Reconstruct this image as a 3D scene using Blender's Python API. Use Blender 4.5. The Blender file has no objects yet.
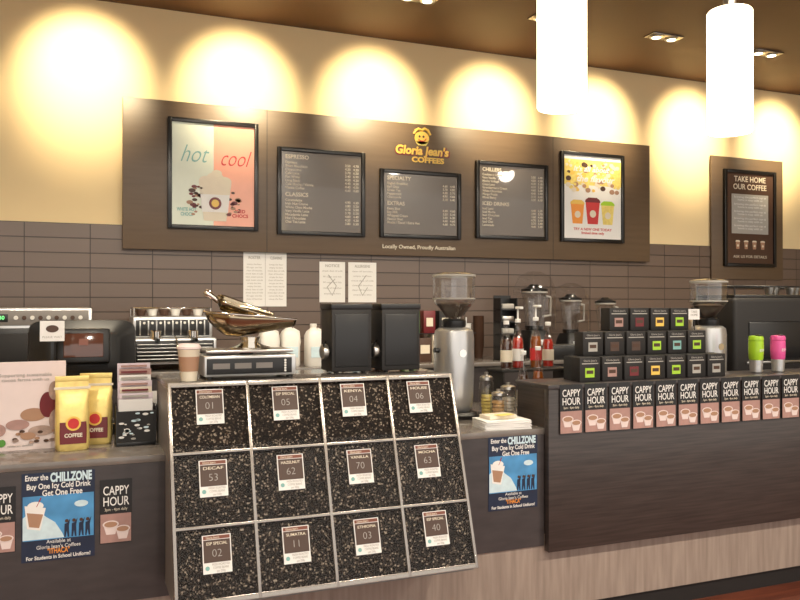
import bpy, bmesh, math, random
from mathutils import Vector, Matrix
random.seed(4)
sc = bpy.context.scene
try:
    sc.view_settings.view_transform = 'Standard'
except Exception as e:
    print(e)
R = math.radians

# ------------------------------------------------------------------ materials
def newmat(name):
    m = bpy.data.materials.new(name); m.use_nodes = True
    return m, m.node_tree.nodes, m.node_tree.links, m.node_tree.nodes['Principled BSDF']
def mat(name, col, rough=.5, metal=0, emis=None, es=0, coat=0, var=0.06, vscale=12, bump=0):
    m, n, l, b = newmat(name)
    b.inputs['Roughness'].default_value = rough
    b.inputs['Metallic'].default_value = metal
    b.inputs['Coat Weight'].default_value = coat
    tc = n.new('ShaderNodeTexCoord'); no = n.new('ShaderNodeTexNoise'); no.inputs['Scale'].default_value = vscale
    l.new(tc.outputs['Object'], no.inputs['Vector'])
    r = n.new('ShaderNodeValToRGB')
    r.color_ramp.elements[0].color = (*[max(0, c*(1-var)) for c in col], 1)
    r.color_ramp.elements[1].color = (*[min(1, c*(1+var)) for c in col], 1)
    l.new(no.outputs['Fac'], r.inputs['Fac']); l.new(r.outputs['Color'], b.inputs['Base Color'])
    if bump:
        bp = n.new('ShaderNodeBump'); bp.inputs['Strength'].default_value = bump; bp.inputs['Distance'].default_value = .002
        l.new(no.outputs['Fac'], bp.inputs['Height']); l.new(bp.outputs['Normal'], b.inputs['Normal'])
    if emis:
        b.inputs['Emission Color'].default_value = (*emis, 1); b.inputs['Emission Strength'].default_value = es
    return m
def wood(name, c1, c2, scale, rough=.4, rotv=(0, 0, 0), coat=0):
    m, n, l, b = newmat(name)
    b.inputs['Roughness'].default_value = rough; b.inputs['Coat Weight'].default_value = coat; b.inputs['Coat Roughness'].default_value = .12
    tc = n.new('ShaderNodeTexCoord'); mp = n.new('ShaderNodeMapping'); mp.inputs['Scale'].default_value = scale
    no = n.new('ShaderNodeTexNoise'); no.inputs['Scale'].default_value = 3; no.inputs['Detail'].default_value = 6
    r = n.new('ShaderNodeValToRGB'); r.color_ramp.elements[0].position = .3; r.color_ramp.elements[1].position = .7
    r.color_ramp.elements[0].color = (*c1, 1); r.color_ramp.elements[1].color = (*c2, 1)
    l.new(tc.outputs['Object'], mp.inputs['Vector']); l.new(mp.outputs['Vector'], no.inputs['Vector'])
    l.new(no.outputs['Fac'], r.inputs['Fac']); l.new(r.outputs['Color'], b.inputs['Base Color'])
    return m
def glass(name, tint=(1, 1, 1), refl=.12, fac=.6, rough=.05):
    m = bpy.data.materials.new(name); m.use_nodes = True; n = m.node_tree.nodes; l = m.node_tree.links
    n.clear(); o = n.new('ShaderNodeOutputMaterial'); mx = n.new('ShaderNodeMixShader')
    t = n.new('ShaderNodeBsdfTransparent'); g = n.new('ShaderNodeBsdfGlossy'); lw = n.new('ShaderNodeLayerWeight')
    mt = n.new('ShaderNodeMath'); mt.operation = 'MULTIPLY_ADD'; mt.inputs[1].default_value = fac; mt.inputs[2].default_value = refl
    lw.inputs['Blend'].default_value = .3
    t.inputs['Color'].default_value = (*tint, 1); g.inputs['Roughness'].default_value = rough
    l.new(lw.outputs['Facing'], mt.inputs[0]); l.new(mt.outputs[0], mx.inputs['Fac'])
    l.new(t.outputs[0], mx.inputs[1]); l.new(g.outputs[0], mx.inputs[2]); l.new(mx.outputs[0], o.inputs['Surface'])
    return m

M = {}
M['wall'] = mat('cream_yellow_plaster', (.86, .68, .39), .85, var=.03, vscale=3)
M['ceil'] = mat('brown_ceiling_paint', (.125, .058, .020), .6, var=.08, vscale=2)
M['board'] = wood('brown_menu_board_laminate', (.120, .079, .048), (.140, .094, .058), (1, 1, 12), .42)
M['dark'] = wood('dark_counter_laminate', (.032, .0245, .0225), (.062, .047, .042), (1.2, 1, 26), .35, coat=.2)
M['dark2'] = wood('dark_grey_laminate', (.042, .035, .036), (.060, .051, .051), (2, 2, 8), .35, coat=.2)
M['lwood'] = wood('light_grey_oak', (.28, .22, .185), (.39, .315, .265), (14, 14, 1.2), .5)
M['ctop'] = wood('counter_top_laminate', (.15, .13, .115), (.20, .175, .16), (3, 3, 3), .2, coat=.5)
M['floor'] = wood('red_brown_floorboards', (.12, .028, .014), (.22, .06, .03), (1, 14, 1), .3)
M['black'] = mat('black_plastic', (.012, .012, .013), .35)
M['blackm'] = mat('matte_black', (.014, .0125, .0125), .6)
M['frame'] = mat('black_frame', (.010, .009, .009), .3)
M['menu'] = mat('menu_panel_brown', (.120, .094, .072), .25, var=.12, vscale=3, coat=.5)
M['steel'] = mat('brushed_steel', (.62, .60, .57), .28, 1)
M['steelp'] = mat('satin_silver', (.60, .60, .60), .3, .75)
M['chrome'] = mat('chrome', (.8, .77, .72), .1, 1)
M['brass'] = mat('dark_polished_metal', (.42, .35, .24), .16, 1)
M['alu'] = mat('aluminium_trim', (.36, .33, .30), .25, .75)
M['taupe'] = mat('taupe_panel', (.22, .20, .185), .4)
M['casetop'] = mat('dark_case_top', (.10, .088, .08), .25, coat=.3)
M['white'] = mat('white_paper', (.85, .84, .82), .6, var=.02)
M['wplas'] = mat('white_plastic', (.8, .78, .74), .35, var=.02)
M['cream'] = mat('cream_print', (.78, .70, .56), .5)
M['gold'] = mat('gold_print', (.85, .55, .10), .4)
M['goldfoil'] = mat('gold_foil', (.88, .64, .22), .34, .35, var=.25, vscale=24, bump=.8)
M['red'] = mat('red_print', (.60, .03, .03), .4)
M['maroon'] = mat('maroon_print', (.16, .015, .02), .4)
M['orange'] = mat('orange_print', (.90, .33, .05), .5)
M['yellow'] = mat('yellow_print', (.92, .66, .18), .5, var=.3, vscale=40)
M['pink'] = mat('pink_print', (.90, .42, .30), .4, coat=.5)
M['hotpink'] = mat('magenta_plastic', (.75, .10, .34), .3)
M['lime'] = mat('lime_plastic', (.38, .65, .03), .3)
M['green'] = mat('green_print', (.10, .30, .05), .5)
M['mint'] = mat('pale_mint_print', (.72, .78, .66), .4, coat=.5)
M['teal'] = mat('teal_print', (.22, .45, .43), .5)
M['sky'] = mat('sky_blue_print', (.08, .30, .62), .4, var=.7, vscale=9)
M['navy'] = mat('navy_print', (.012, .022, .055), .4, var=.4)
M['ice'] = mat('pale_ice_print', (.62, .78, .88), .4, var=.2, vscale=30)
M['brown'] = mat('brown_print', (.075, .035, .02), .5)
M['cardbrown'] = mat('card_brown_print', (.075, .042, .030), .5)
M['cardred'] = mat('card_red_brown_print', (.20, .06, .035), .5)
M['latte'] = mat('latte_print', (.42, .24, .15), .5)
M['rose'] = mat('dusky_rose_print', (.42, .25, .22), .5, var=.25, vscale=20)
M['greytxt'] = mat('grey_print', (.42, .40, .37), .6)
M['txt'] = mat('menu_lettering', (.78, .70, .56), .5)
M['lilac'] = mat('lilac_card', (.70, .60, .66), .5)
M['palepink'] = mat('pale_pink_card', (.80, .68, .66), .5)
M['pods'] = mat('cocoa_pod_photo_print', (.42, .30, .25), .5, var=.5, vscale=28)
M['amber'] = mat('amber_syrup', (.30, .08, .012), .15, coat=.5)
M['redsyr'] = mat('red_syrup', (.45, .03, .02), .15, coat=.5)
M['darksyr'] = mat('dark_syrup', (.06, .02, .01), .15, coat=.5)
M['biscuit'] = mat('biscuit', (.55, .33, .13), .7, var=.3, vscale=60)
M['beansd'] = mat('coffee_beans_dark', (.035, .015, .008), .4, var=.6, vscale=120, bump=.8)
M['glass'] = glass('clear_glass', refl=.08, fac=.4); M['glass2'] = glass('smoky_clear_plastic', (.82, .80, .76), .10, .5)
M['glass3'] = glass('clear_polycarbonate', (.93, .94, .95), .10, .45, .08)
M['glass4'] = glass('clear_blender_cover', (.97, .97, .97), .03, .28, .05)
M['caseglass'] = glass('display_case_glass', (.98, .98, .98), .007, .03, .02)
M['pend'] = mat('glowing_opal_glass', (.95, .9, .8), .3, emis=(1, .86, .60), es=3.4)
M['lamp'] = mat('lit_downlight_lens', (1, .95, .8), .3, emis=(1, .88, .62), es=12)
M['lcd'] = mat('dark_customer_display', (.10, .035, .02), .12, coat=.8)
M['redled'] = mat('green_led_digits', (.1, .5, .1), .3, emis=(.2, 1, .3), es=1.5)
def beans():
    m, n, l, b = newmat('coffee_bean_fill')
    tc = n.new('ShaderNodeTexCoord'); v = n.new('ShaderNodeTexVoronoi'); v.inputs['Scale'].default_value = 165
    r = n.new('ShaderNodeValToRGB')
    e = r.color_ramp.elements; e[0].position = 0; e[0].color = (.003, .002, .0012, 1); e[1].position = 1; e[1].color = (.36, .29, .22, 1)
    x = r.color_ramp.elements.new(.62); x.color = (.011, .0065, .004, 1)
    x = r.color_ramp.elements.new(.86); x.color = (.040, .026, .017, 1)
    sp = n.new('ShaderNodeSeparateColor')
    l.new(tc.outputs['Object'], v.inputs['Vector']); l.new(v.outputs['Color'], sp.inputs[0]); l.new(sp.outputs[0], r.inputs['Fac'])
    l.new(r.outputs['Color'], b.inputs['Base Color']); b.inputs['Roughness'].default_value = .5
    b.inputs['Specular IOR Level'].default_value = .15
    bp = n.new('ShaderNodeBump'); bp.inputs['Distance'].default_value = .0018; bp.inputs['Strength'].default_value = .5; bp.invert = True
    l.new(v.outputs['Distance'], bp.inputs['Height']); l.new(bp.outputs['Normal'], b.inputs['Normal'])
    return m
M['beans'] = beans()
def tiles():
    m, n, l, b = newmat('brown_wall_tiles')
    tc = n.new('ShaderNodeTexCoord'); s = n.new('ShaderNodeSeparateXYZ'); c = n.new('ShaderNodeCombineXYZ')
    l.new(tc.outputs['Object'], s.inputs[0])
    a1 = n.new('ShaderNodeMath'); a1.operation = 'ADD'; a1.inputs[1].default_value = 39-.11
    a2 = n.new('ShaderNodeMath'); a2.operation = 'ADD'; a2.inputs[1].default_value = 9.6-.014
    l.new(s.outputs['X'], a1.inputs[0]); l.new(s.outputs['Z'], a2.inputs[0])
    l.new(a1.outputs[0], c.inputs[0]); l.new(a2.outputs[0], c.inputs[1])
    br = n.new('ShaderNodeTexBrick'); br.offset = 0; br.squash = 1
    br.inputs['Scale'].default_value = 1; br.inputs['Brick Width'].default_value = .39; br.inputs['Row Height'].default_value = .096
    br.inputs['Mortar Size'].default_value = .003; br.inputs['Mortar Smooth'].default_value = .2
    br.inputs['Color1'].default_value = (.140, .100, .080, 1); br.inputs['Color2'].default_value = (.160, .115, .092, 1)
    br.inputs['Mortar'].default_value = (.04, .028, .022, 1)
    l.new(c.outputs[0], br.inputs['Vector']); l.new(br.outputs['Color'], b.inputs['Base Color'])
    bp = n.new('ShaderNodeBump'); bp.invert = True; bp.inputs['Distance'].default_value = .003
    l.new(br.outputs['Fac'], bp.inputs['Height']); l.new(bp.outputs['Normal'], b.inputs['Normal'])
    b.inputs['Roughness'].default_value = .33
    return m
M['tiles'] = tiles()

# ------------------------------------------------------------------ geometry helpers
def group(name, loc=(0, 0, 0), rot=(0, 0, 0), parent=None):
    e = bpy.data.objects.new(name, None); sc.collection.objects.link(e)
    e.location = loc; e.rotation_euler = [R(a) for a in rot]; e.empty_display_size = .05
    if parent: e.parent = parent
    return e
def finish(bm, name, m, parent, loc=(0, 0, 0), rot=(0, 0, 0), smooth=True):
    bmesh.ops.recalc_face_normals(bm, faces=bm.faces)
    me = bpy.data.meshes.new(name); bm.to_mesh(me); bm.free()
    if smooth:
        me.shade_smooth(); me.set_sharp_from_angle(angle=R(38))
    me.materials.append(M[m] if isinstance(m, str) else m)
    o = bpy.data.objects.new(name, me); sc.collection.objects.link(o)
    o.location = loc; o.rotation_euler = [R(a) for a in rot]
    if parent: o.parent = parent
    return o
def box(name, x0, x1, y0, y1, z0, z1, m, parent=None, bev=0, rot=None, seg=2):
    bm = bmesh.new(); bmesh.ops.create_cube(bm, size=1)
    sx, sy, sz = x1-x0, y1-y0, z1-z0
    for v in bm.verts: v.co = Vector((v.co.x*sx, v.co.y*sy, v.co.z*sz))
    if bev: bmesh.ops.bevel(bm, geom=bm.edges[:], offset=bev, segments=seg, affect='EDGES', profile=.5)
    c = ((x0+x1)/2, (y0+y1)/2, (z0+z1)/2)
    if parent is None and rot is None:
        for v in bm.verts: v.co += Vector(c)
        return finish(bm, name, m, None, smooth=bool(bev))
    return finish(bm, name, m, parent, c, rot or (0, 0, 0), smooth=bool(bev))
def lathe(name, prof, m, parent, loc=(0, 0, 0), rot=(0, 0, 0), seg=28, sx=1, sy=1):
    bm = bmesh.new(); rings = []
    for r, z in prof:
        if r < 1e-5: rings.append([bm.verts.new((0, 0, z))])
        else: rings.append([bm.verts.new((r*sx*math.cos(2*math.pi*i/seg), r*sy*math.sin(2*math.pi*i/seg), z)) for i in range(seg)])
    for a, b in zip(rings, rings[1:]):
        for i in range(seg):
            j = (i+1) % seg
            if len(a) == 1 and len(b) == 1: break
            if len(a) == 1: bm.faces.new((a[0], b[i], b[j]))
            elif len(b) == 1: bm.faces.new((a[i], a[j], b[0]))
            else: bm.faces.new((a[i], a[j], b[j], b[i]))
    return finish(bm, name, m, parent, loc, rot)
def disc(name, x, y, z, r, m, parent, sx=1, sz=1, th=.001, seg=24):
    return lathe(name, [(0, 0), (r, 0), (r, th), (0, th)], m, parent, (x, y, z), (90, 0, 0), seg, sx, sz)
def cyl(name, r, h, m, parent, loc, rot=(0, 0, 0), seg=24):
    b = min(r, h)*.12
    return lathe(name, [(0, 0), (r-b, 0), (r, b), (r, h-b), (r-b, h), (0, h)], m, parent, loc, rot, seg)
def poly(name, pts, y0, y1, m, parent):
    bm = bmesh.new()
    a = [bm.verts.new((p[0], y0, p[1])) for p in pts]; b = [bm.verts.new((p[0], y1, p[1])) for p in pts]
    bm.faces.new(a); bm.faces.new(b[::-1])
    for i in range(len(pts)):
        j = (i+1) % len(pts); bm.faces.new((a[i], b[i], b[j], a[j]))
    return finish(bm, name, m, parent, smooth=False)
def prism_x(name, pts, x0, x1, m, parent):
    bm = bmesh.new()
    a = [bm.verts.new((x0, p[0], p[1])) for p in pts]; b = [bm.verts.new((x1, p[0], p[1])) for p in pts]
    bm.faces.new(a); bm.faces.new(b[::-1])
    for i in range(len(pts)):
        j = (i+1) % len(pts); bm.faces.new((a[i], b[i], b[j], a[j]))
    return finish(bm, name, m, parent, smooth=False)
def loft(name, secs, m, parent, loc=(0, 0, 0), rot=(0, 0, 0), jit=0):
    bm = bmesh.new(); rings = []; seg = 32
    for z, hw, hd, cx, cy, p in secs:
        ring = []
        for i in range(seg):
            t = 2*math.pi*i/seg; c, s = math.cos(t), math.sin(t)
            ring.append(bm.verts.new((cx+hw*math.copysign(abs(c)**p, c), cy+hd*math.copysign(abs(s)**p, s)+random.uniform(-jit, jit), z)))
        rings.append(ring)
    for a, b in zip(rings, rings[1:]):
        for i in range(seg): bm.faces.new((a[i], a[(i+1) % seg], b[(i+1) % seg], b[i]))
    bm.faces.new(rings[0]); bm.faces.new(rings[-1])
    return finish(bm, name, m, parent, loc, rot)
def tube(name, pts, r, m, parent, cyclic=False):
    cu = bpy.data.curves.new(name, 'CURVE'); cu.dimensions = '3D'; cu.bevel_depth = r; cu.bevel_resolution = 3
    s = cu.splines.new('POLY'); s.points.add(len(pts)-1)
    for p, q in zip(s.points, pts): p.co = (*q, 1)
    s.use_cyclic_u = cyclic; cu.materials.append(M[m])
    o = bpy.data.objects.new(name, cu); sc.collection.objects.link(o); o.parent = parent
    return o
def text(name, body, x, y, z, size, m, parent, ax='CENTER', ay='CENTER', fit=None, off=0, line=1.0, rot=(90, 0, 0), shear=0):
    cu = bpy.data.curves.new(name, 'FONT'); cu.body = body; cu.size = size; cu.align_x = ax; cu.align_y = ay
    cu.offset = off; cu.space_line = line; cu.extrude = .0004; cu.shear = shear; cu.resolution_u = 3
    cu.materials.append(M[m])
    o = bpy.data.objects.new(name, cu); sc.collection.objects.link(o)
    if fit:
        bpy.context.view_layer.update()
        if o.dimensions.x > 0: o.scale.x = fit/o.dimensions.x
    o.location = (x, y, z); o.rotation_euler = [R(a) for a in rot]; o.parent = parent
    return o
def surf(name, rows, m, parent, thick=.003, loc=(0, 0, 0), rot=(0, 0, 0)):
    bm = bmesh.new(); vs = [[bm.verts.new(p) for p in r_] for r_ in rows]
    for a, b in zip(vs, vs[1:]):
        for j in range(len(a)-1): bm.faces.new((a[j], a[j+1], b[j+1], b[j]))
    o = finish(bm, name, m, parent, loc, rot); md = o.modifiers.new('t', 'SOLIDIFY'); md.thickness = thick
    return o

# ------------------------------------------------------------------ room shell
YW = 5.6
box('wall_back', -3, 9, YW, YW+.12, -.1, 3.5, 'wall')
box('wall_left', -3.12, -3, -2, YW+.12, -.1, 3.5, 'wall')
box('wall_right', 9, 9.12, -2, YW+.12, -.1, 3.5, 'wall')
box('ceiling', -3.12, 9.12, -2, YW+.12, 3.5, 3.6, 'ceil')
box('floor', -3.12, 9.12, -2, YW+.12, -.2, -.1, 'floor')
box('trim_tile_backsplash', -2.998, 8.998, 5.588, 5.6, -.1, 2.03, 'tiles')

# ------------------------------------------------------------------ downlights
for i in range(-1, 8):
    X = .07+i
    g = group('recessed_downlight', (X, 4.75, 3.5))
    box('bezel', -.14, .14, -.06, .06, -.012, 0, 'alu', g, .004)
    for k, dx in enumerate((-.07, .07)):
        lathe('ring_%d' % k, [(.034, -.012), (.048, -.012), (.050, -.018), (.034, -.022), (.034, -.012)], 'steel', g, (dx, 0, 0))
        cyl('lens_%d' % k, .030, .006, 'lamp', g, (dx, 0, -.019))
    ld = bpy.data.lights.new('wash_light', 'SPOT'); ld.energy = 200; ld.color = (1, .82, .52)
    ld.spot_size = R(60); ld.spot_blend = 1.0; ld.shadow_soft_size = .05
    lo = bpy.data.objects.new('wash_light', ld); sc.collection.objects.link(lo); lo.parent = g
    lo.location = (0, .0, -.05)
    d = Vector((0, YW-4.75, -.45)); lo.rotation_euler = d.to_track_quat('-Z', 'Y').to_euler()
def spot(X, Y, e, size, col, aim=(0, 0, -1)):  # ceiling spots outside the view, fill light for counter and back area
    g = group('unseen_ceiling_spot', (X, Y, 3.5))
    lathe('ring', [(.045, -.004), (.07, 0), (.07, -.008), (.045, -.012), (.045, -.004)], 'alu', g)
    cyl('lens', .045, .004, 'lamp', g, (0, 0, -.008))
    ld = bpy.data.lights.new('fill_light', 'SPOT'); ld.energy = e; ld.color = col
    ld.spot_size = R(size); ld.spot_blend = .7; ld.shadow_soft_size = .12
    lo = bpy.data.objects.new('fill_light', ld); sc.collection.objects.link(lo); lo.parent = g
    lo.location = (0, 0, -.04); lo.rotation_euler = Vector(aim).to_track_quat('-Z', 'Y').to_euler()
for X in (-1.2, .6, 2.4, 4.2, 6.0): spot(X, .6, 250, 110, (1, .88, .72), (0, 1.5, -1.8))
for X in (.2, 1.7, 3.2, 4.7): spot(X, 3.9, 150, 96, (1, .86, .64), (0, .35, -2))  # added staff-side row, unseen, brightens the tiles and back bench

# pendants
for X, Y in ((1.42, 2.125), (2.175, 2.195)):
    g = group('pendant_lamp', (X, Y, 2.115))
    lathe('opal_shade', [(.066, .004), (.073, 0), (.0775, .006), (.0775, .43), (.072, .437), (.02, .44), (0, .44)], 'pend', g, seg=40)
    lathe('inner_bulb', [(0, .10), (.03, .11), (.04, .15), (.03, .2), (.015, .26), (0, .26)], 'pend', g)
    cyl('cap', .022, .05, 'steel', g, (0, 0, .44))
    cyl('cord', .004, .895, 'wplas', g, (0, 0, .49))
    cyl('ceiling_rose', .05, .025, 'steel', g, (0, 0, 1.36))

# ------------------------------------------------------------------ menu board
g = group('menu_board', (0, 0, 0))
box('backing', .306, 4.592, 5.54, 5.588, 1.87, 2.87, 'board', g, .003)
box('wall_batten', .33, 4.57, 5.588, 5.6, 2.031, 2.85, 'blackm', g)
box('joint_1', 1.262, 1.266, 5.5395, 5.541, 1.87, 2.87, 'blackm', g)
box('joint_2', 3.615, 3.619, 5.5395, 5.541, 1.87, 2.87, 'blackm', g)
text('brand_shadow', "Gloria Jean's", 2.453, 5.538, 2.660, .088, 'maroon', g, fit=.46, off=.008, shear=.15)
text('brand_lettering', "Gloria Jean's", 2.45, 5.535, 2.665, .088, 'gold', g, fit=.44, off=.0035, shear=.15)
text('brand_sub_lettering', "COFFEES", 2.50, 5.535, 2.597, .055, 'gold', g, fit=.27, off=.0025)
lathe('logo_face', [(0, 0), (.058, 0), (.058, .004), (0, .004)], 'gold', g, (2.45, 5.54, 2.765), (90, 0, 0), 24, 1.05, .85)
disc('logo_eye_1', 2.43, 5.534, 2.775, .009, 'brown', g); disc('logo_eye_2', 2.462, 5.534, 2.775, .009, 'brown', g)
tube('logo_smile', [(2.42, 5.534, 2.755), (2.435, 5.534, 2.743), (2.455, 5.534, 2.74), (2.475, 5.534, 2.748), (2.485, 5.534, 2.762)], .004, 'red', g)
tube('logo_hair', [(2.385, 5.537, 2.79), (2.40, 5.537, 2.82), (2.42, 5.537, 2.832), (2.45, 5.537, 2.822), (2.47, 5.537, 2.838), (2.50, 5.537, 2.825), (2.52, 5.537, 2.79)], .011, 'gold', g)
poly('logo_cup', [(2.395, 2.738), (2.505, 2.738), (2.485, 2.708), (2.42, 2.708)], 5.536, 5.54, 'yellow', g)
text('tagline', "Locally Owned, Proudly Australian", 2.43, 5.535, 1.935, .04, 'txt', g, fit=.6, off=.0008)

def frame(name, x0, x1, z0, z1, y, wd=.028, inner='menu'):
    g = group(name, ((x0+x1)/2, y, z0)); w = (x1-x0)/2; h = z1-z0
    box('backing', -w+.005, w-.005, -.012, 0, .005, h-.005, inner, g)
    box('frame_left', -w, -w+wd, -.03, 0, 0, h, 'frame', g, .004); box('frame_right', w-wd, w, -.03, 0, 0, h, 'frame', g, .004)
    box('frame_bottom', -w+wd, w-wd, -.03, 0, 0, wd, 'frame', g, .004); box('frame_top', -w+wd, w-wd, -.03, 0, h-wd, h, 'frame', g, .004)
    return g, w-wd, h
YB = 5.539
def menu(name, x0, x1, z0, z1, cols):
    g, w, h = frame(name, x0, x1, z0, z1, YB)
    yy = -.0135
    cw = 2*w/len(cols)
    for c, (secs) in enumerate(cols):
        xl = -w+cw*c+.03; z = h-.045
        for head, lines in secs:
            text('heading', head, xl, yy, z, .040, 'txt', g, 'LEFT', 'TOP', off=.0008); z -= .047
            text('items', "\n".join(lines), xl, yy, z, .0245, 'txt', g, 'LEFT', 'TOP', off=.0004, line=1.05)
            pr = "\n".join("%d.%d0   %d.%d0" % (random.randint(3, 4), random.randint(1, 9), random.randint(4, 6), random.randint(1, 9)) if ln else "" for ln in lines)
            text('prices', pr, xl+cw-.05, yy, z, .0245, 'txt', g, 'RIGHT', 'TOP', off=.0004, line=1.05)
            z -= .0260*len(lines)+.012
    return g
menu('menu_panel', 1.333, 1.987, 1.998, 2.615, [[("ESPRESSO", ["Espresso", "Short Macchiato", "Cappuccino", "Cafe Latte", "Flat White", "Long Black", "Cafe Mocha / Vienna", "Vienna Coffee"]), ("CLASSICS", ["Caramelatte", "Irish Nut Creme", "White Choc Mocha", "Very Vanilla Latte", "Macadamia Latte", "Hot Chocolate", "Chai Tea Latte"])]])
menu('menu_panel', 2.105, 2.771, 2.002, 2.511, [[("SPECIALTY", ["English Breakfast", "Earl Grey", "Green Tea", "Peppermint", "Chamomile"]), ("EXTRAS", ["Extra Shot", "Soy Milk", "Whipped Cream", "Flavour Shot", "Mocha / Decaf / Extra Hot"])]])
menu('menu_panel', 2.903, 3.555, 2.02, 2.626, [[("CHILLERS", ["Cookies n Cream", "Very Vanilla", "Mocha Voltage", "Coco Loco", "Strawberries n Cream", "White Chocolate", "Mango Fruzie", "Mixed Berry"]), ("ICED DRINKS", ["Iced Latte", "Iced Mocha", "Iced Chocolate", "Iced Tea", "Iced Chai", "Lemonade"])]])

def cup_art(g, x, z, w, h, mm, y=-.015, lid='white'):
    poly('cup', [(x-w*.36, z), (x+w*.36, z), (x+w*.5, z+h), (x-w*.5, z+h)], y, y+.002, mm, g)
    disc('cup_badge', x, y-.001, z+h*.47, w*.22, 'cream', g)
    if lid: poly('cup_lid', [(x-w*.55, z+h), (x+w*.55, z+h), (x+w*.5, z+h*1.12), (x+w*.3, z+h*1.22), (x-w*.3, z+h*1.22), (x-w*.5, z+h*1.12)], y, y+.002, lid, g)
g, w, h = frame('framed_poster', .588, 1.198, 2.013, 2.759, YB)
box('hot_half', -w, 0.0, -.0135, -.012, .028, h-.028, 'mint', g); box('cool_half', 0.0, w, -.0135, -.012, .028, h-.028, 'pink', g)
text('hot_word', "hot", -.14, -.015, .505, .17, 'teal', g, shear=.45, fit=.19, off=-.0015)
text('cool_word', "cool", .135, -.015, .49, .16, 'red', g, shear=.45, fit=.21, off=-.0015)
poly('poster_cup', [(-.065, .060), (.085, .060), (.120, .32), (-.100, .32)], -.016, -.0145, 'cream', g)
poly('cup_sleeve', [(-.078, .12), (.096, .12), (.108, .24), (-.09, .24)], -.0175, -.015, 'white', g)
disc('cup_badge', .01, -.0178, .18, .042, 'maroon', g); disc('cup_badge_inner', .01, -.019, .18, .026, 'gold', g)
for k, (dx, dz, r) in enumerate([(-.05, .33, .05), (.01, .35, .06), (.07, .33, .05), (.02, .385, .035)]):
    disc('cream_%d' % k, dx, -.0165-.0003*k, dz, r, 'cream', g, 1, .7)
for k in range(34):
    disc('splash_%d' % k, random.choice([-1, 1])*random.uniform(.09, .17)+.01, -.015, random.uniform(.10, .30), random.uniform(.008, .024), random.choice(['brown', 'maroon', 'latte']), g, 1, .6)
text('left_words', "WHITE HOT\nCHOCS", -.18, -.0155, .115, .032, 'teal', g, fit=.13, off=.001)
text('right_words', "ICED\nCHOCS", .18, -.0155, .115, .032, 'red', g, fit=.11, off=.001)
g, w, h = frame('framed_poster', 3.679, 4.306, 2.02, 2.759, YB)
box('sheet', -w, w, -.0135, -.012, .028, h-.028, 'white', g)
box('picture_band', -w, w, -.0142, -.013, .47, h-.06, 'yellow', g)
for k in range(80):
    disc('bean_art_%d' % k, random.uniform(-w+.03, w-.03), -.0150-.00002*k, random.uniform(.42, .66), random.uniform(.012, .026), random.choice(['yellow', 'latte', 'gold', 'cream', 'yellow', 'cream', 'brown']), g, 1, .8)
text('headline_1', "It's all about", -.02, -.0185, .60, .06, 'white', g, fit=.36, off=.0015, shear=.3)
text('headline_2', "the flavour", .02, -.0185, .52, .07, 'white', g, fit=.38, off=.002, shear=.3)
cup_art(g, -.15, .15, .13, .16, 'orange', lid='gold'); cup_art(g, 0, .15, .14, .18, 'red', lid='maroon'); cup_art(g, .15, .15, .13, .16, 'yellow', lid='lime')
text('cup_words', "TRY A NEW ONE TODAY\nlimited time only", 0, -.015, .09, .03, 'red', g, fit=.38, off=.0005)
g = group('timber_notice_board', (5.73, 5.588, 1.733))
box('timber_backing', -.43, .43, -.02, 0, 0, 1.11, 'board', g, .003); box('wall_batten', -.41, .41, 0, .012, .30, 1.09, 'blackm', g)
g, w, h = frame('framed_poster', 5.43, 6.05, 1.85, 2.73, 5.567, .03)
box('sheet', -w, w, -.0135, -.012, .03, h-.03, 'brown', g)
text('headline', "TAKE HOME\nOUR COFFEE", 0, -.0145, .76, .07, 'cream', g, fit=.40, off=.001)
box('panel', -w+.06, w-.06, -.015, -.0135, .30, .66, 'greytxt', g)
for r_ in range(5):
    text('para_%d' % r_, "brewing the perfect cup at\nhome is easy with us", 0, -.016, .62-.065*r_, .026, 'white', g, fit=.38)
for k in range(4):
    cup_art(g, -.15+.1*k, .16, .05, .065, 'latte', y=-.0165, lid='cream')
text('footer', "ASK US FOR DETAILS", 0, -.015, .09, .035, 'cream', g, fit=.4)

def notice(x0, x1, z0, z1, title, n, cols=1):
    g = group('paper_notice', ((x0+x1)/2, 5.588, z0)); w = (x1-x0)/2; h = z1-z0
    box('sheet', -w, w, -.002, 0, 0, h, 'white', g)
    text('title', title, 0, -.003, h*.90, .028, 'greytxt', g, fit=w*1.1, off=.0005)
    text('body', "\n".join(random.choice(["check date of milk", "clean all benches", "wipe steam wands", "fill sugar and lids", "empty the bins", "sweep the floor"]) for _ in range(n)), 0, -.003, h*.80, .016, 'greytxt', g, ay='TOP', fit=w*1.6, line=h*.7/n/.016)
    return g
notice(1.108, 1.262, 1.49, 1.87, "ROSTER", 12); notice(1.264, 1.416, 1.49, 1.87, "CLEANING", 12)
g = notice(1.66, 1.855, 1.52, 1.815, "NOTICE", 5); tube('drawing', [(-.03, -.003, .2), (.03, -.003, .12), (0, -.003, .05), (-.04, -.003, .11), (.02, -.003, .17)], .003, 'greytxt', g)
g = notice(1.88, 2.10, 1.52, 1.815, "ALLERGENS", 6); tube('drawing', [(.03, -.003, .2), (-.03, -.003, .12), (.0, -.003, .05), (.04, -.003, .11)], .003, 'greytxt', g)

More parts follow.
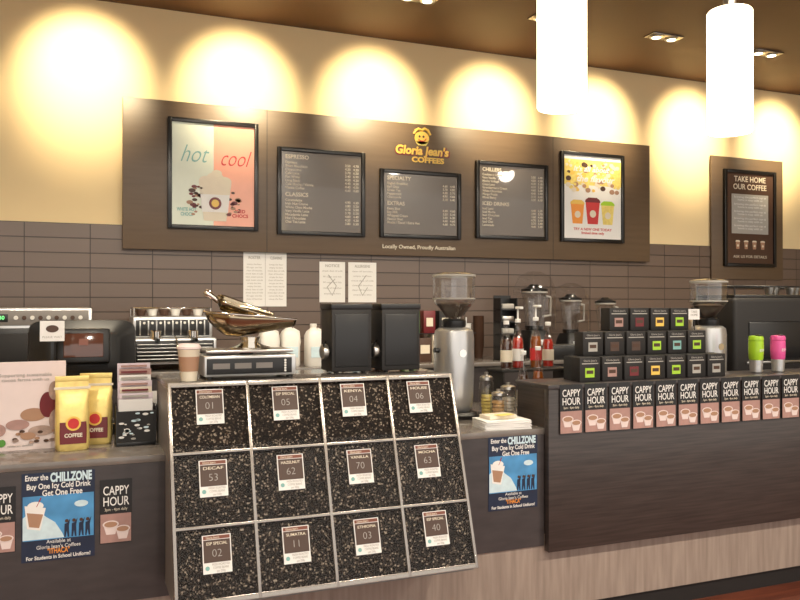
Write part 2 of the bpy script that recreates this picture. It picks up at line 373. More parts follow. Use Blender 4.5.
# ------------------------------------------------------------------ counters
CT = .89
g = group('service_counter')
box('low_front_panel', -2.99, 2.165, 3.40, 3.42, .31, CT-.03, 'dark2', g)
box('carcass', -2.99, 8.0, 3.42, 4.45, -.01, CT-.03, 'dark2', g)
box('work_top', -2.99, 2.165, 3.3995, 4.47, CT-.03, CT, 'ctop', g, .003)
box('work_top_rear', 2.166, 8.0, 3.40, 4.47, CT-.03, CT, 'ctop', g, .003)
box('kick_panel', -2.99, 8.0, 3.408, 3.42, -.005, .36, 'lwood', g)
box('plinth', -2.99, 8.0, 3.425, 4.40, -.1, -.01, 'blackm', g)
g = group('raised_counter_front')
box('raised_front', 2.167, 8.0, 3.36, 3.399, .285, 1.085, 'dark', g, .002)
box('raised_body', 2.168, 8.0, 3.399, 3.66, CT, 1.085, 'dark', g)
box('raised_top', 2.160, 8.0, 3.352, 3.67, 1.085, 1.107, 'dark2', g, .003)
g = group('back_bench')
box('bench_carcass', -2.99, 7.0, 4.97, 5.585, -.1, 1.07, 'dark2', g)
box('bench_top', -2.99, 7.0, 4.95, 5.586, 1.07, 1.10, 'ctop', g, .003)
for k in range(9): box('door_gap_%d' % k, -2+k*.9, -1.995+k*.9, 4.968, 4.971, 0, 1.05, 'black', g)
BT = 1.10

# ------------------------------------------------------------------ bean display case
g = group('coffee_bean_display_case', (.35, 0, 0))
W = 1.245
prism_x('cabinet', [(3.05, .37), (3.31, 1.165), (3.74, 1.165), (3.74, CT+.001), (3.383, CT+.001), (3.383, .37)], .004, W-.004, 'taupe', g)
box('cabinet_top', 0, W, 3.285, 3.75, 1.166, 1.188, 'casetop', g, .003)
s = group('sloping_front', (0, 3.022, .385), (-18, 0, 0), g)
H = .845
box('bean_backing', .01, W-.01, .012, .016, .01, H-.01, 'blackm', s)
bt = .013
box('rail_bottom', 0, W, -.012, .012, 0, .022, 'alu', s, .002); box('rail_top', 0, W, -.012, .012, H-.02, H, 'alu', s, .002)
for c in range(5): box('stile_%d' % c, (W-bt)*c/4, (W-bt)*c/4+bt, -.013, .012, 0, H, 'alu', s, .002)
for r_ in (1, 2): box('mid_rail_%d' % r_, 0, W, -.011, .012, H*r_/3-.006, H*r_/3+.006, 'alu', s, .002)
names = [["ESP SPECIAL", "SUMATRA", "ETHIOPIA", "ESP SPECIAL"], ["DECAF", "HAZELNUT", "VANILLA", "MOCHA"], ["COLOMBIAN", "ESP SPECIAL", "KENYA", "HOUSE"]]
num = [["02", "11", "03", "40"], ["53", "62", "70", "63"], ["01", "05", "04", "06"]]
for r_ in range(3):
    for c in range(4):
        x0 = (W-bt)*c/4+bt; x1 = (W-bt)*(c+1)/4; z0 = H*r_/3+.01; z1 = H*(r_+1)/3-.008
        bm = bmesh.new(); N = 10; vs = [[bm.verts.new((x0+(x1-x0)*i/N, .010-.008*math.sin(math.pi*i/N)*math.sin(math.pi*j/N)-random.uniform(0, .001), z0+(z1-z0)*j/N)) for i in range(N+1)] for j in range(N+1)]
        for j in range(N):
            for i in range(N): bm.faces.new((vs[j][i], vs[j][i+1], vs[j+1][i+1], vs[j+1][i]))
        finish(bm, 'beans_%d_%d' % (r_, c), 'beans', s)
        box('glass_%d_%d' % (r_, c), x0, x1, -.009, -.0075, z0, z1, 'caseglass', s)
        cx = (x0+x1)/2+(.0 if c < 2 else -.012); cz = z0+.170; cw, ch = .054, .070
        box('card_%d_%d' % (r_, c), cx-cw, cx+cw, -.0115, -.0092, cz-ch, cz+ch, 'white', s)
        box('card_top_%d_%d' % (r_, c), cx-cw+.004, cx+cw-.004, -.0125, -.0114, cz-.030, cz+ch-.018, 'cardbrown', s)
        box('card_strip_%d_%d' % (r_, c), cx-cw+.004, cx+cw-.004, -.0125, -.0114, cz+ch-.016, cz+ch-.003, 'cardred', s)
        text('card_brand', "Gloria Jean's", cx-.015, -.0130, cz+ch-.010, .013, 'cream', s, fit=.05)
        text('card_name', names[r_][c], cx, -.0130, cz+.038, .0155, 'cream', s, fit=.078, off=.0001)
        text('card_no', num[r_][c], cx, -.0130, cz+.002, .040, 'greytxt', s, off=-.0008)
        text('card_foot', "FRESH ROASTED\nCOFFEE BEANS\nper 250g", cx+.012, -.0125, cz-.050, .012, 'greytxt', s, fit=.065)
        disc('card_seal', cx-.038, -.0128, cz-.050, .008, 'teal', s)

# ------------------------------------------------------------------ promo posters on counter fronts
def chill(x0, x1, z0, z1, y):
    g = group('iced_drink_poster', ((x0+x1)/2, y, z0)); w = (x1-x0)/2; h = z1-z0
    box('sheet', -w, w, -.002, 0, 0, h, 'navy', g)
    box('sky_picture', -w+.004, w-.004, -.003, -.001, h*.24, h*.74, 'sky', g)
    poly('ice_peak', [(-w*.97, h*.25), (-w*.97, h*.50), (-w*.8, h*.56), (-w*.6, h*.60), (-w*.35, h*.50), (-w*.1, h*.43), (w*.1, h*.30), (w*.15, h*.25)], -.0036, -.003, 'ice', g)
    text('line_1', "Enter the", -w*.60, -.004, h*.945, .030, 'white', g, fit=w*.62, off=.0006)
    text('line_2', "CHILLZONE", w*.34, -.0045, h*.935, .048, 'ice', g, fit=w*1.15, off=.0022)
    text('line_3', "Buy One Icy Cold Drink", 0, -.004, h*.845, .030, 'white', g, fit=w*1.75, off=.0006)
    text('line_4', "Get One Free", w*.1, -.004, h*.765, .032, 'white', g, fit=w*1.1, off=.0006)
    poly('iced_cup', [(-w*.85, h*.38), (-w*.50, h*.35), (-w*.35, h*.60), (-w*.92, h*.64)], -.0042, -.0036, 'white', g)
    poly('iced_cup_drink', [(-w*.80, h*.40), (-w*.53, h*.38), (-w*.42, h*.53), (-w*.86, h*.56)], -.0046, -.0042, 'latte', g)
    disc('cup_cream', -w*.63, -.0046, h*.63, w*.22, 'white', g, 1, .6)
    tube('cup_straw', [(-w*.6, -.004, h*.62), (-w*.48, -.004, h*.72)], .002, 'redsyr', g)
    for k, fx in enumerate((.22, .42, .62, .80)):
        poly('figure_%d' % k, [(w*(fx-.07), h*.25), (w*(fx-.03), h*.25), (w*fx, h*.32), (w*(fx+.03), h*.25), (w*(fx+.07), h*.25), (w*(fx+.06), h*.38), (w*(fx+.1), h*.46), (w*(fx+.02), h*.41), (w*(fx-.06), h*.40)], -.0044, -.003, 'navy', g)
        disc('figure_head_%d' % k, w*fx, -.0044, h*.435, w*.05, 'brown', g)
    disc('sun', w*.62, -.0035, h*.62, w*.12, 'ice', g, 1.6, .8)
    text('foot_1', "Available at\nGloria Jean's Coffees", 0, -.004, h*.185, .020, 'white', g, fit=w*1.2)
    text('foot_2', "\"ITHACA\"", 0, -.004, h*.105, .028, 'orange', g, fit=w*.6, off=.0006)
    text('foot_3', "For Students in School Uniform!", 0, -.004, h*.04, .020, 'white', g, fit=w*1.75, off=.0004)
def cappy(x0, x1, z0, z1, y, parent=None):
    g = group('happy_hour_poster', ((x0+x1)/2, y, z0)) if parent is None else group('card', ((x0+x1)/2, y, z0), parent=parent)
    w = (x1-x0)/2; h = z1-z0
    box('sheet', -w, w, -.002, 0, 0, h, 'black', g)
    box('picture', -w+.003, w-.003, -.0028, -.001, .003, h*.46, 'rose', g)
    text('word_1', "CAPPY", 0, -.0035, h*.82, .050, 'white', g, fit=w*1.6, off=.0004)
    text('word_2', "HOUR", 0, -.0035, h*.65, .050, 'white', g, fit=w*1.6, off=.0004)
    text('word_3', "3pm - 4pm daily", 0, -.0035, h*.53, .016, 'cream', g, fit=w*1.4)
    for k, (dx, dz, r) in enumerate([(-.32*w, h*.30, w*.5), (.42*w, h*.22, w*.46)]):
        poly('cup_%d' % k, [(dx-r*.92, dz), (dx+r*.92, dz), (dx+r*.55, dz-h*.16), (dx-r*.55, dz-h*.16)], -.0036-.001*k, -.0028, 'palepink', g)
        disc('rim_%d' % k, dx, -.004-.001*k, dz, r, 'palepink', g, 1, .5)
        disc('coffee_%d' % k, dx, -.0052-.001*k, dz, r*.8, 'latte', g, 1, .45)
chill(-.177, .086, .508, .850, 3.399); chill(1.852, 2.125, .508, .862, 3.399)
cappy(.104, .226, .549, .803, 3.399); cappy(-.31, -.197, .555, .806, 3.399)
g = group('happy_hour_card_strip')
for k in range(16):
    cappy(2.225+.147*k, 2.225+.147*k+.131, .862, 1.106, 3.3515, g)

# ------------------------------------------------------------------ grinders
def grinder(X, Y, Z, hz, rot=0):
    g = group('coffee_grinder', (X, Y, Z), (0, 0, rot)); b = hz
    loft('foot', [(0, .10, .13, 0, 0, .5), (.02, .105, .135, 0, 0, .5), (.035, .098, .12, 0, 0, .5)], 'black', g)
    lathe('body', [(.085, .035), (.098, .05), (.106, .12), (.110, b*.6), (.110, b*.88), (.104, b*.96), (.085, b*.99), (.05, b)], 'steelp', g, seg=40)
    lathe('collar', [(.05, b), (.062, b), (.066, b+.012), (.066, b+.035), (.055, b+.045), (.03, b+.045)], 'black', g)
    lathe('hopper', [(.045, b+.04), (.052, b+.06), (.085, b+.105), (.110, b+.135), (.115, b+.16), (.115, b+.28), (.110, b+.28)], 'glass3', g, seg=40)
    lathe('beans', [(0, b+.045), (.046, b+.06), (.08, b+.105), (.098, b+.125), (.05, b+.138), (0, b+.140)], 'beansd', g)
    lathe('lid', [(.116, b+.272), (.118, b+.285), (.10, b+.295), (.03, b+.300), (0, b+.300)], 'glass2', g, seg=40)
    lathe('lid_rim', [(.113, b+.272), (.119, b+.274), (.119, b+.284), (.113, b+.286), (.113, b+.272)], 'greytxt', g, seg=40)
    lathe('neck_ring', [(.108, b+.150), (.117, b+.152), (.117, b+.157), (.108, b+.159), (.108, b+.150)], 'greytxt', g, seg=40)
    box('dispense_chamber', -.045, .045, .09, .18, b*.55, b*.85, 'black', g, .01)
    tube('portafilter_fork', [(-.03, .10, b*.40), (-.03, .19, b*.40), (.03, .19, b*.40), (.03, .10, b*.40)], .006, 'chrome', g)
    cyl('side_knob', .014, .03, 'black', g, (-.104, -.03, b*.75), (0, -90, 0))
    cyl('badge', .022, .004, 'chrome', g, (0, -.107, b*.72), (90, 0, 0))
    return g
grinder(1.93, 3.93, CT, .49)
grinder(3.80, 4.02, CT, .48)
# ------------------------------------------------------------------ boxed dispensers on case
def dispenser(x0):
    g = group('countertop_bean_dispenser', (x0, 3.45, 1.189))
    w = .192; d = .17
    box('body', 0, w, 0, d, .008, .30, 'blackm', g, .006)
    box('lid', -.004, w+.004, -.004, d+.004, .29, .318, 'black', g, .006)
    box('front_panel', .015, w-.015, -.004, .001, .03, .27, 'black', g, .003)
    for k in range(4): cyl('foot_%d' % k, .012, .01, 'black', g, (.03+.13*(k % 2), .03+.11*(k//2), 0))
    cyl('knob_stem', .010, .02, 'black', g, (0, .03, .10), (0, -90, 0))
    lathe('knob', [(0, -.004), (.030, -.004), (.034, .004), (.034, .02), (.026, .026), (0, .026)], 'steel', g, (-.016, .03, .10), (0, -90, 0))
    tube('crank', [(-.03, .03, .10), (-.035, .0, .14), (-.035, -.02, .145)], .006, 'black', g)
    cyl('hinge_1', .006, .03, 'steel', g, (.04, d+.002, .285)); cyl('hinge_2', .006, .03, 'steel', g, (.15, d+.002, .285))
dispenser(1.083); dispenser(1.325)
# ------------------------------------------------------------------ scale with pan and scoop
g = group('weighing_scale', (.70, 3.46, 1.189))
box('body', -.195, .195, -.10, .12, .012, .100, 'steelp', g, .008)
box('display_panel', -.185, .175, -.105, -.098, .022, .088, 'black', g, .003)
for k in range(3): box('lcd_%d' % k, -.16+.09*k, -.09+.09*k, -.107, -.104, .045, .068, 'taupe', g)
for k in range(5): cyl('key_%d' % k, .005, .004, 'wplas', g, (.145, -.105, .032+.011*k), (90, 0, 0), 10)
for sx in (-.17, .17):
    for sy in (-.08, .10): cyl('foot', .014, .013, 'black', g, (sx, sy, 0))
box('platform', -.185, .185, -.09, .11, .109, .122, 'steel', g, .005)
cyl('post', .03, .014, 'black', g, (0, 0, .097))
g = group('metal_bean_scoop', (.715, 3.46, 1.189+.123))
def trough(L, wmax, dep, tip, N=26, NV=18, back=.25):
    rows = []
    for i in range(N+1):
        u = i/N; x = -L/2+L*u
        wd = wmax*(min(1, (u/back)**.5 if u < back else 1))*(1-(1-tip)*max(0, (u-.45)/.55)**1.4)
        wd = max(wd, .004)
        dp = dep*min(1, (u/back)**.6)*(1-.65*max(0, (u-.4)/.6))
        rows.append([(x, -wd*math.cos(math.pi*j/NV), -dp*math.sin(math.pi*j/NV)) for j in range(NV+1)])
    return rows
rws = trough(.39, .105, .095, .45)
surf('pan', rws, 'brass', g, .003, (0, 0, .142), (0, 5, 0))
tube('pan_rim', [(p[0][0], p[0][1], .142+p[0][2]-math.tan(R(5))*p[0][0]) for p in rws], .005, 'chrome', g)
tube('pan_rim_back', [(p[-1][0], p[-1][1], .142+p[-1][2]-math.tan(R(5))*p[-1][0]) for p in rws], .005, 'chrome', g)
lathe('pedestal', [(.085, 0), (.088, .006), (.055, .016), (.035, .028), (.045, .050), (.03, .050)], 'chrome', g)
hs = group('hand_scoop', (-.02, -.02, .185), (12, 20, -8), g)
surf('scoop_bowl', trough(.26, .066, .055, .75, back=.12), 'brass', hs, .003)
lathe('scoop_handle', [(0, -.01), (.014, -.008), (.012, .02), (.016, .04), (.017, .055), (.010, .068), (0, .07)], 'chrome', hs, (-.120, 0, -.02), (0, -75, 0))
# paper cup
g = group('paper_coffee_cup', (.445, 3.37, 1.189))
lathe('cup', [(0, .003), (.031, .003), (.032, 0), (.045, .130), (.047, .134), (.043, .134), (.030, .01), (0, .01)], 'cream', g)
lathe('sleeve', [(.0362, .04), (.0420, .100), (.0428, .100), (.0370, .04), (.0362, .04)], 'latte', g)
lathe('lid', [(.046, .130), (.049, .132), (.048, .142), (.043, .146), (.041, .152), (.036, .152), (.034, .147), (0, .147)], 'palepink', g)

# ------------------------------------------------------------------ left counter items
g = group('standing_leaflet_display', (-.17, 3.72, CT), (6, 0, 4))
box('board', -.16, .145, 0, .006, .0, .375, 'palepink', g)
for k, (dx, dz, a, b_, mm) in enumerate([(.02, .15, .05, .028, 'latte'), (.075, .19, .032, .055, 'maroon'), (.11, .12, .03, .05, 'pods'), (.05, .08, .05, .022, 'pods'), (-.04, .11, .045, .022, 'rose'), (.10, .25, .022, .04, 'pods'), (.0, .06, .03, .016, 'latte')]):
    disc('pod_%d' % k, dx, -.002-.0004*k, dz, a, mm, g, 1, b_/a)
for k in range(26): disc('cocoa_bean_%d' % k, random.uniform(-.05, .135), -.005, random.uniform(.02, .09), .008, random.choice(['brown', 'latte', 'pods']), g, 1.3, .8)
disc('badge', -.11, -.003, .09, .026, 'rose', g); disc('seal', -.10, -.003, .035, .016, 'green', g)
text('headline', "Supporting sustainable\ncocoa farms with us", -.01, -.003, .31, .020, 'greytxt', g, fit=.20)
text('foot', "rainforest certified", -.03, -.003, .02, .013, 'greytxt', g)
box('strut', -.02, .02, .006, .06, .0, .01, 'white', g)
def bag(X, Y, rz):
    g = group('coffee_bag', (X, Y, CT), (0, 0, rz))
    secs = [(0, .060, .036, 0, 0, .45), (.01, .066, .042, 0, 0, .45), (.05, .068, .044, .001, 0, .5), (.10, .067, .042, -.001, 0, .52), (.15, .068, .037, .001, 0, .55), (.20, .066, .024, 0, 0, .6), (.235, .067, .010, .002, 0, .5), (.255, .066, .005, -.001, 0, .4), (.31, .066, .003, 0, 0, .4)]
    loft('pouch', secs, 'goldfoil', g, jit=.0014)
    loft('label', [(.03, .052, .005, 0, -.0415, .4), (.08, .053, .005, 0, -.042, .4), (.12, .052, .005, 0, -.039, .4)], 'maroon', g)
    disc('roundel', 0, -.0485, .115, .030, 'gold', g); disc('roundel_inner', 0, -.0500, .115, .022, 'red', g)
    text('bag_name', "COFFEE", 0, -.0482, .065, .022, 'cream', g, fit=.07, off=.0008)
    box('top_seal', -.067, .067, -.005, .005, .287, .31, 'goldfoil', g, .002); box('tin_tie', -.072, .072, -.009, -.0045, .255, .265, 'cream', g)
bag(.002, 3.66, 6); bag(.100, 3.78, -8)
g = group('point_of_sale_terminal', (.05, 4.10, CT))
box('base', -.16, .16, -.10, .14, 0, .05, 'black', g, .012)
loft('neck', [(.05, .06, .04, 0, .02, .5), (.15, .045, .03, 0, .03, .5), (.24, .06, .03, 0, .01, .5)], 'black', g)
s = group('monitor', (0, 0, .37), (-8, 0, 0), g)
loft('rear_shell', [(0, .24, .17, 0, 0, .25), (.03, .235, .165, 0, 0, .25), (.06, .17, .11, 0, 0, .3), (.075, .15, .09, 0, 0, .3)], 'black', s, (0, 0, 0), (90, 0, 0))
for k in range(7): box('vent_%d' % k, -.11, .11, -.078, -.073, -.075+.012*k, -.070+.012*k, 'blackm', s)
g2 = group('customer_display', (.0, -.13, .42), (-10, 0, 0), g)
box('housing', -.115, .115, -.03, .05, -.08, .08, 'black', g2, .012); box('screen', -.085, .085, -.034, -.029, -.055, .055, 'lcd', g2, .003)
box('logo_patch', -.02, .02, -.0355, -.034, .0, .03, 'cardred', g2)
tube('power_cable', [(.15, .1, .03), (.20, .10, .02), (.22, .03, .008), (.21, -.05, .008)], .004, 'black', g)
g = group('receipt_printer', (.38, 4.14, CT))
box('body', -.08, .08, -.09, .10, 0, .13, 'blackm', g, .012); box('cover', -.07, .07, -.05, .08, .13, .16, 'black', g, .012)
box('paper', -.035, .035, -.065, -.063, .125, .19, 'white', g)
g = group('counter_sign_card', (-.08, 3.86, CT))
box('stem', -.006, .006, .001, .006, 0, .46, 'black', g); box('foot', -.04, .04, -.03, .03, 0, .008, 'black', g, .002)
box('card', -.050, .050, -.003, 0, .45, .54, 'white', g)
disc('card_logo', 0, -.005, .505, .020, 'brown', g, 1.3, .8); text('card_word', "PLEASE WAIT", 0, -.004, .468, .013, 'greytxt', g, fit=.08)
g = group('brochure_rack', (.262, 3.70, CT))
box('base_tray', -.085, .08, -.05, .09, 0, .015, 'black', g, .003)
for sx in (-.085, .077): box('side', sx, sx+.004, -.05, .09, .015, .17, 'black', g)
box('front_lip', -.081, .077, -.05, -.047, .015, .15, 'blackm', g)
for k in range(26): disc('pattern_%d' % k, random.uniform(-.07, .065), -.0515, random.uniform(.03, .14), random.uniform(.003, .008), random.choice(['white', 'greytxt', 'ice']), g, 1.6, .7)
for k in range(7):
    box('leaflet_%d' % k, -.074+.004*(k % 3), .066+.003*(k % 2), -.042+.018*k, -.036+.018*k, .016, .20+.025*k, ['white', 'lilac', 'cream', 'lilac', 'white', 'rose', 'lilac'][k], g, rot=(-4, 0, 0))
    if k > 0:
        box('leaflet_band', -.06, .05, -.050+.018*k, -.048+.018*k, .183+.025*k, .192+.025*k, ['rose', 'greytxt', 'maroon'][k % 3], g)

# ------------------------------------------------------------------ centre small items
def bottle(X, Y, Z, m, lab, h=.27, pump=False):
    g = group('syrup_bottle', (X, Y, Z)); r = .034
    lathe('glass_body', [(0, 0), (r-.003, 0), (r, .004), (r, h*.58), (r*.8, h*.68), (.014, h*.80), (.013, h*.95), (.015, h*.96), (.015, h), (0, h)], 'glass', g)
    lathe('syrup', [(0, .004), (r-.003, .004), (r-.003, h*.56), (r*.72, h*.66), (0, h*.67)], m, g)
    lathe('label', [(r+.0003, h*.16), (r+.0008, h*.16), (r+.0008, h*.42), (r+.0003, h*.42)], lab, g)
    cyl('cap', .017, .022, 'white', g, (0, 0, h-.004))
    if pump:
        cyl('pump_stem', .005, .07, 'white', g, (0, 0, h+.01)); box('pump_head', -.012, .012, -.045, .015, h+.075, h+.09, 'white', g, .004)
g = group('riser_shelf', (2.52, 4.08, CT))
box('shelf', -.26, .22, -.10, .10, .225, .24, 'blackm', g, .003)
for sx in (-.25, .20): box('leg', sx, sx+.01, -.09, .09, 0, .225, 'blackm', g)
bottle(2.32, 4.04, CT+.241, 'darksyr', 'cream', .26); bottle(2.42, 4.08, CT+.241, 'redsyr', 'white', .27, True)
bottle(2.53, 4.06, CT+.241, 'amber', 'red', .28, True); bottle(2.64, 4.10, CT+.241, 'redsyr', 'cream', .25)
bottle(2.30, 3.82, CT, 'darksyr', 'cream', .34); bottle(2.42, 3.86, CT, 'amber', 'cream', .36)
def jar(X, Y, r, h, m):
    g = group('biscuit_jar', (X, Y, CT))
    lathe('glass_body', [(0, 0), (r, 0), (r+.003, .006), (r+.003, h*.8), (r*.82, h*.88), (r*.82, h*.9)], 'glass', g)
    for k in range(6): lathe('biscuit_%d' % k, [(0, 0), (r*.72, 0), (r*.76, .006), (r*.72, .014), (0, .016)], m, g, (random.uniform(-.004, .004), random.uniform(-.004, .004), .006+.0185*k))
    lathe('lid', [(r*.9, h*.88), (r*.9, h*.96), (r*.6, h), (.01, h*1.01), (.012, h*1.08), (0, h*1.08)], 'steel', g)
jar(2.055, 3.66, .040, .16, 'biscuit'); jar(2.17, 3.76, .045, .18, 'cream'); jar(2.13, 3.93, .04, .22, 'yellow')
g = group('straw_holder', (2.09, 4.16, CT))
lathe('beaker', [(0, 0), (.035, 0), (.042, .16), (.040, .16), (.034, .006), (0, .006)], 'steel', g)
for k in range(9):
    a = k*.7; tube('straw_%d' % k, [(.012*math.cos(a), .012*math.sin(a), .01), (.030*math.cos(a), .030*math.sin(a), .48+.03*(k % 3))], .004, 'white', g)
g = group('napkin_stack', (1.98, 3.50, CT), (0, 0, -6))
for k in range(9): box('napkin_%d' % k, -.12+.002*(k % 2), .13-.003*(k % 3), -.080, .085, .005*k, .005*k+.0045, 'white', g, .001, rot=(0, 0, random.uniform(-4, 4)))
box('serviette_box', -.09, .07, -.03, .065, .046, .065, 'cream', g, .003, rot=(0, 0, 12))
box('docket', -.04, .05, -.05, .0, .066, .068, 'yellow', g, rot=(0, 0, 20))
# ------------------------------------------------------------------ box pyramid
g = group('boxed_coffee_pyramid', (0, 0, 1.107))
def cbox(x, y, z, k):
    b = group('coffee_box_%d' % k, (x, y, z), parent=g); w = .062
    box('carton', -w, w, 0, .08, 0, .124, 'blackm', b, .002)
    c = ['lime', 'greytxt', 'lime', 'gold', 'cardbrown', 'rose', 'greytxt', 'teal', 'lime', 'cardbrown', 'maroon', 'greytxt'][k*5 % 12]
    box('label', -w*.48, w*.42, -.0015, 0, .022, .070, c, b)
    box('label_text', -w*.36, w*.30, -.0025, -.001, .040, .058, 'brown', b)
    box('band', -w*.8, w*.8, -.0012, .0, .090, .095, 'greytxt', b)
    text('word', "Gloria Jean's", 0, -.002, .107, .014, 'greytxt', b, fit=.08)
k = 0
for i in range(7): cbox(2.45+.139*i, 3.415, .001, k); k += 1
box('step_1', 2.40, 3.35, 3.500, 3.578, .001, .126, 'black', g); box('step_2', 2.60, 3.24, 3.58, 3.655, .001, .252, 'black', g)
for i in range(6): cbox(2.53+.139*i, 3.499, .127, k); k += 1
for i in range(4): cbox(2.76+.139*i, 3.582, .253, k); k += 1
def tumbler(X, m):
    g = group('travel_tumbler', (X, 3.50, 1.108))
    lathe('steel_base', [(0, 0), (.028, 0), (.030, .004), (.034, .08), (.0355, .135)], 'steel', g)
    lathe('grip', [(.0355, .075), (.039, .08), (.042, .13), (.0415, .185), (.036, .185)], m, g)
    lathe('lid', [(.036, .185), (.041, .187), (.042, .20), (.038, .212), (.01, .216), (0, .216)], m, g)
    box('sip_tab', -.012, .012, -.032, -.006, .212, .222, 'black', g, .003)
    lathe('lower_sleeve', [(.0303, .004), (.0335, .006), (.0385, .074), (.033, .074)], 'steelp', g)
    text('logo', "ESP", 0, -.0425, .13, .022, 'white', g)
tumbler(3.66, 'lime'); tumbler(3.83, 'hotpink')
g = group('counter_price_card', (3.30, 3.60, 1.107))
box('stem', -.003, .003, 0, .003, 0, .33, 'black', g); box('foot', -.02, .02, -.01, .02, 0, .004, 'black', g)
box('card', -.045, .035, -.002, 0, .31, .37, 'white', g); text('txt', "TAKE\nHOME", -.005, -.003, .345, .018, 'greytxt', g)

# ------------------------------------------------------------------ machines
g = group('espresso_machine', (4.02, 4.02, CT))
box('body', 0, .95, .0, .40, .05, .66, 'blackm', g, .03, seg=4)
box('top_tray', .02, .93, .02, .38, .655, .68, 'black', g, .008)
tube('cup_rail', [(.03, .03, .735), (.92, .03, .735), (.92, .37, .735), (.03, .37, .735)], .006, 'black', g, True)
for X in (.03, .92):
    for Y in (.03, .37): cyl('rail_post', .005, .06, 'black', g, (X, Y, .678))
for X in (.06, .89):
    for Y in (.06, .34): cyl('foot', .025, .052, 'steel', g, (X, Y, 0))
box('rear_badge', .12, .85, -.006, .002, .25, .50, 'black', g, .01); box('rear_trim', .1, .87, -.008, .0, .22, .235, 'steel', g, .002)
for X in (.25, .65):
    cyl('group_head', .04, .06, 'chrome', g, (X, .43, .34)); tube('portafilter', [(X, .43, .33), (X, .47, .32)], .012, 'black', g)
for i in range(4):
    lathe('stacked_cup', [(.02, 0), (.024, .002), (.037, .05), (.039, .06), (.036, .06), (.02, .006), (0, .006)], 'steel', g, (.52+.1*i, .2+.05*(i % 2), .681))

g = group('espresso_machine', (.33, 4.99, BT))
box('body', 0, .50, .02, .42, .04, .20, 'steelp', g, .012)
box('black_grille', .02, .48, .0, .03, .06, .185, 'black', g, .004)
for k in range(5): box('slat_%d' % k, .03, .47, -.006, .002, .07+.022*k, .078+.022*k, 'steel', g, .002)
box('upper_body', .01, .49, .12, .42, .20, .33, 'steelp', g, .012)
box('control_strip', .03, .47, .112, .122, .21, .31, 'black', g, .003)
for k in range(9): box('rack_rib_%d' % k, .05+.048*k, .058+.048*k, .10, .113, .215, .305, 'steel', g, .002)
for k in range(8): cyl('button_%d' % k, .008, .008, 'wplas', g, (.078+.048*k, .113, .29), (90, 0, 0), 14)
tube('cup_rail', [(.02, .13, .38), (.48, .13, .38), (.48, .41, .38), (.02, .41, .38)], .006, 'chrome', g, True)
for X in (.02, .48):
    for Y in (.13, .41): cyl('rail_post', .005, .055, 'chrome', g, (X, Y, .328))
for X in (.14, .36):
    cyl('group_head', .036, .05, 'chrome', g, (X, .06, .195)); cyl('group_collar', .045, .014, 'chrome', g, (X, .06, .190)); tube('portafilter', [(X, .05, .20), (X, -.09, .19)], .011, 'black', g)
tube('steam_wand', [(.25, .02, .21), (.25, -.04, .20), (.27, -.06, .05)], .005, 'chrome', g)
for X in (.04, .46):
    for Y in (.06, .38): cyl('foot', .018, .042, 'black', g, (X, Y, 0))
for i in range(6): lathe('stacked_cup', [(.02, 0), (.024, .002), (.034, .045), (.036, .05), (.033, .05), (.02, .006), (0, .006)], 'wplas' if i % 2 else 'brown', g, (.07+.07*i, .27, .331))

g = group('microwave_oven', (-.47, 4.97, BT))
box('body', 0, .58, 0, .40, .015, .385, 'steelp', g, .010)
box('door', .02, .56, -.012, .002, .03, .27, 'black', g, .006); box('window', .06, .46, -.015, -.011, .06, .24, 'blackm', g, .004)
tube('door_handle', [(.50, -.012, .07), (.50, -.04, .08), (.50, -.04, .22), (.50, -.012, .23)], .007, 'chrome', g)
box('control_strip', .02, .56, -.008, .002, .285, .37, 'taupe', g, .003); box('clock', .04, .14, -.011, -.007, .305, .35, 'black', g, .002)
text('digits', "12:40", .09, -.012, .328, .03, 'redled', g)
for k in range(9): cyl('button_%d' % k, .012, .008, 'brown' if k % 2 else 'wplas', g, (.18+.042*k, -.007, .328), (90, 0, 0), 14)
for X in (.04, .54):
    for Y in (.04, .36): cyl('foot', .015, .017, 'black', g, (X, Y, 0))

def jug(X, Y, lid='wplas'):
    g = group('milk_jug', (X, Y, BT))
    loft('bottle', [(0, .056, .056, 0, 0, .5), (.01, .062, .062, 0, 0, .5), (.20, .062, .062, 0, 0, .5), (.230, .050, .050, 0, 0, .7), (.245, .024, .024, -.008, 0, 1), (.258, .020, .020, -.008, 0, 1)], 'wplas', g)
    cyl('cap', .023, .02, lid, g, (-.008, 0, .258))
    tube('handle', [(.018, 0, .245), (.058, 0, .225), (.066, 0, .16), (.058, 0, .11)], .009, 'wplas', g)
    box('label', -.04, .04, -.0645, -.062, .06, .13, 'ice', g)
jug(1.17, 5.08, 'sky'); jug(1.32, 5.12, 'wplas'); jug(1.47, 5.06, 'wplas'); jug(1.62, 5.14, 'wplas'); jug(1.77, 5.10, 'sky')
g = group('stainless_milk_pitcher', (1.02, 5.10, BT))
lathe('pitcher', [(0, 0), (.045, 0), (.048, .01), (.046, .06), (.036, .09), (.038, .11), (.036, .11), (.034, .09), (0, .02)], 'chrome', g)
tube('handle', [(.038, 0, .1), (.07, 0, .09), (.07, 0, .04), (.046, 0, .03)], .005, 'chrome', g)

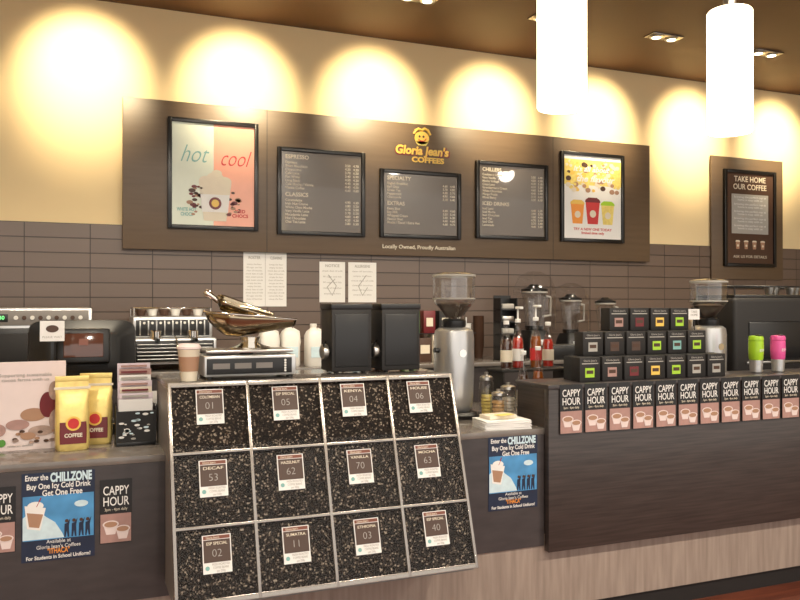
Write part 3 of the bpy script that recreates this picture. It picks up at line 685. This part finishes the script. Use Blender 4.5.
def cupstack(X, Y, n, m, z=BT):
    g = group('paper_cup_stack', (X, Y, z))
    for i in range(n): lathe('cup_%d' % i, [(.038, .09+.014*i), (.043, .095+.014*i), (.040, .082+.014*i), (.030, .0+.014*i), (0, .0+.014*i)][::-1], m, g, seg=20)
for a in [(2.02, 5.35, 18, 'brown'), (2.13, 5.38, 22, 'cream'), (2.24, 5.36, 16, 'white'), (2.36, 5.40, 20, 'brown'), (2.62, 5.40, 17, 'latte'), (2.74, 5.38, 13, 'white'), (2.86, 5.40, 17, 'brown')]: cupstack(*a)
g = group('tea_box_row', (2.42, 5.12, BT))
for i in range(6): box('tea_box_%d' % i, -.40+.11*i, -.30+.11*i, 0, .09, 0, .17+.024*(i % 2), ['maroon', 'green', 'brown', 'cream', 'red', 'latte'][i], g, .002); box('tea_label_%d' % i, -.385+.11*i, -.315+.11*i, -.002, 0, .06, .12, 'cream', g)
for i in range(4): box('tea_box_top_%d' % i, -.38+.12*i, -.29+.12*i, .0, .09, .202, .36, ['brown', 'green', 'maroon', 'blackm'][i], g, .002); box('tea_top_label_%d' % i, -.36+.12*i, -.31+.12*i, -.002, 0, .25, .31, 'cream', g)
box('tea_tray', -.41, .27, -.005, .095, .195, .2015, 'black', g)
g = group('cup_lid_dispenser', (2.93, 5.06, BT))
box('back', -.07, .07, .10, .11, 0, .47, 'black', g)
for i in range(5): box('bay_%d' % i, -.07, .07, 0, .10, .09*i, .09*i+.012, 'black', g, .002); box('lids_%d' % i, -.05, .05, .01, .09, .09*i+.013, .09*i+.05, ['steel', 'steel', 'greytxt', 'steel', 'greytxt'][i], g, .008)
for X in (-.07, .064): box('side', X, X+.006, 0, .10, 0, .45, 'black', g)
def blender(X, Y, s=1.0, dome=False):
    g = group('drink_blender', (X, Y, BT)); g.scale = (s, s, s)
    loft('base', [(0, .10, .11, 0, 0, .4), (.03, .105, .115, 0, 0, .4), (.14, .085, .09, 0, 0, .4), (.18, .07, .075, 0, 0, .45)], 'black', g)
    cyl('dial', .022, .02, 'steel', g, (0, -.10, .08), (90, 0, 0)); box('panel', -.05, .05, -.113, -.10, .045, .12, 'steelp', g, .004)
    loft('jar_collar', [(.18, .055, .055, 0, 0, .8), (.21, .06, .06, 0, 0, .8)], 'black', g)
    lathe('jar', [(.058, .21), (.062, .25), (.082, .42), (.084, .44)], 'glass3', g, seg=28)
    lathe('jar_rim', [(.082, .425), (.088, .428), (.088, .438), (.082, .44), (.082, .425)], 'greytxt', g)
    lathe('lid', [(.086, .435), (.088, .455), (.05, .465), (.03, .485), (0, .485)], 'black', g)
    tube('jar_handle', [(.078, 0, .41), (.125, 0, .40), (.125, 0, .28), (.066, 0, .27)], .009, 'greytxt', g)
    if dome: loft('sound_cover', [(.19, .12, .12, 0, 0, .35), (.45, .115, .115, 0, 0, .35), (.54, .09, .09, 0, 0, .5), (.57, .04, .04, 0, 0, .8)], 'glass4', g)
blender(3.29, 5.30, 1.15, True); blender(3.62, 5.30, 1.0, True); blender(3.95, 5.30, .95)
g = group('drip_tray', (3.22, 4.99, BT))
box('body', .0, .0+.55, -.02, .14, .0, .10, 'black', g, .008); box('drip_grid', .01, .54, -.018, .138, .10, .106, 'steel', g)
for X, m in ((4.15, 'amber'), (4.25, 'redsyr'), (4.36, 'amber'), (4.48, 'redsyr')): bottle(X, 5.2, BT, m, 'cream', .29)
g = group('storage_canister', (4.75, 5.2, BT))
lathe('can', [(0, 0), (.09, 0), (.092, .01), (.092, .3), (.09, .31), (0, .31)], 'steel', g); lathe('lid', [(.094, .30), (.096, .33), (.06, .35), (.015, .35), (.018, .38), (0, .38)], 'black', g)

# ------------------------------------------------------------------ world + shift + camera
w = bpy.data.worlds.new('soft_interior_ambient'); sc.world = w; w.use_nodes = True
w.node_tree.nodes['Background'].inputs['Color'].default_value = (1, .94, .87, 1)
w.node_tree.nodes['Background'].inputs['Strength'].default_value = 1.45

cd = bpy.data.cameras.new('camera'); cd.sensor_width = 36; cd.lens = 36; cd.clip_start = .05
cam = bpy.data.objects.new('camera', cd); sc.collection.objects.link(cam)
cam.location = (0, 0, 1.5); cam.rotation_euler = (R(90.36), 0, R(-22.3)); sc.camera = cam
for o in list(sc.objects):
    if o.parent is None: o.location.z += .1
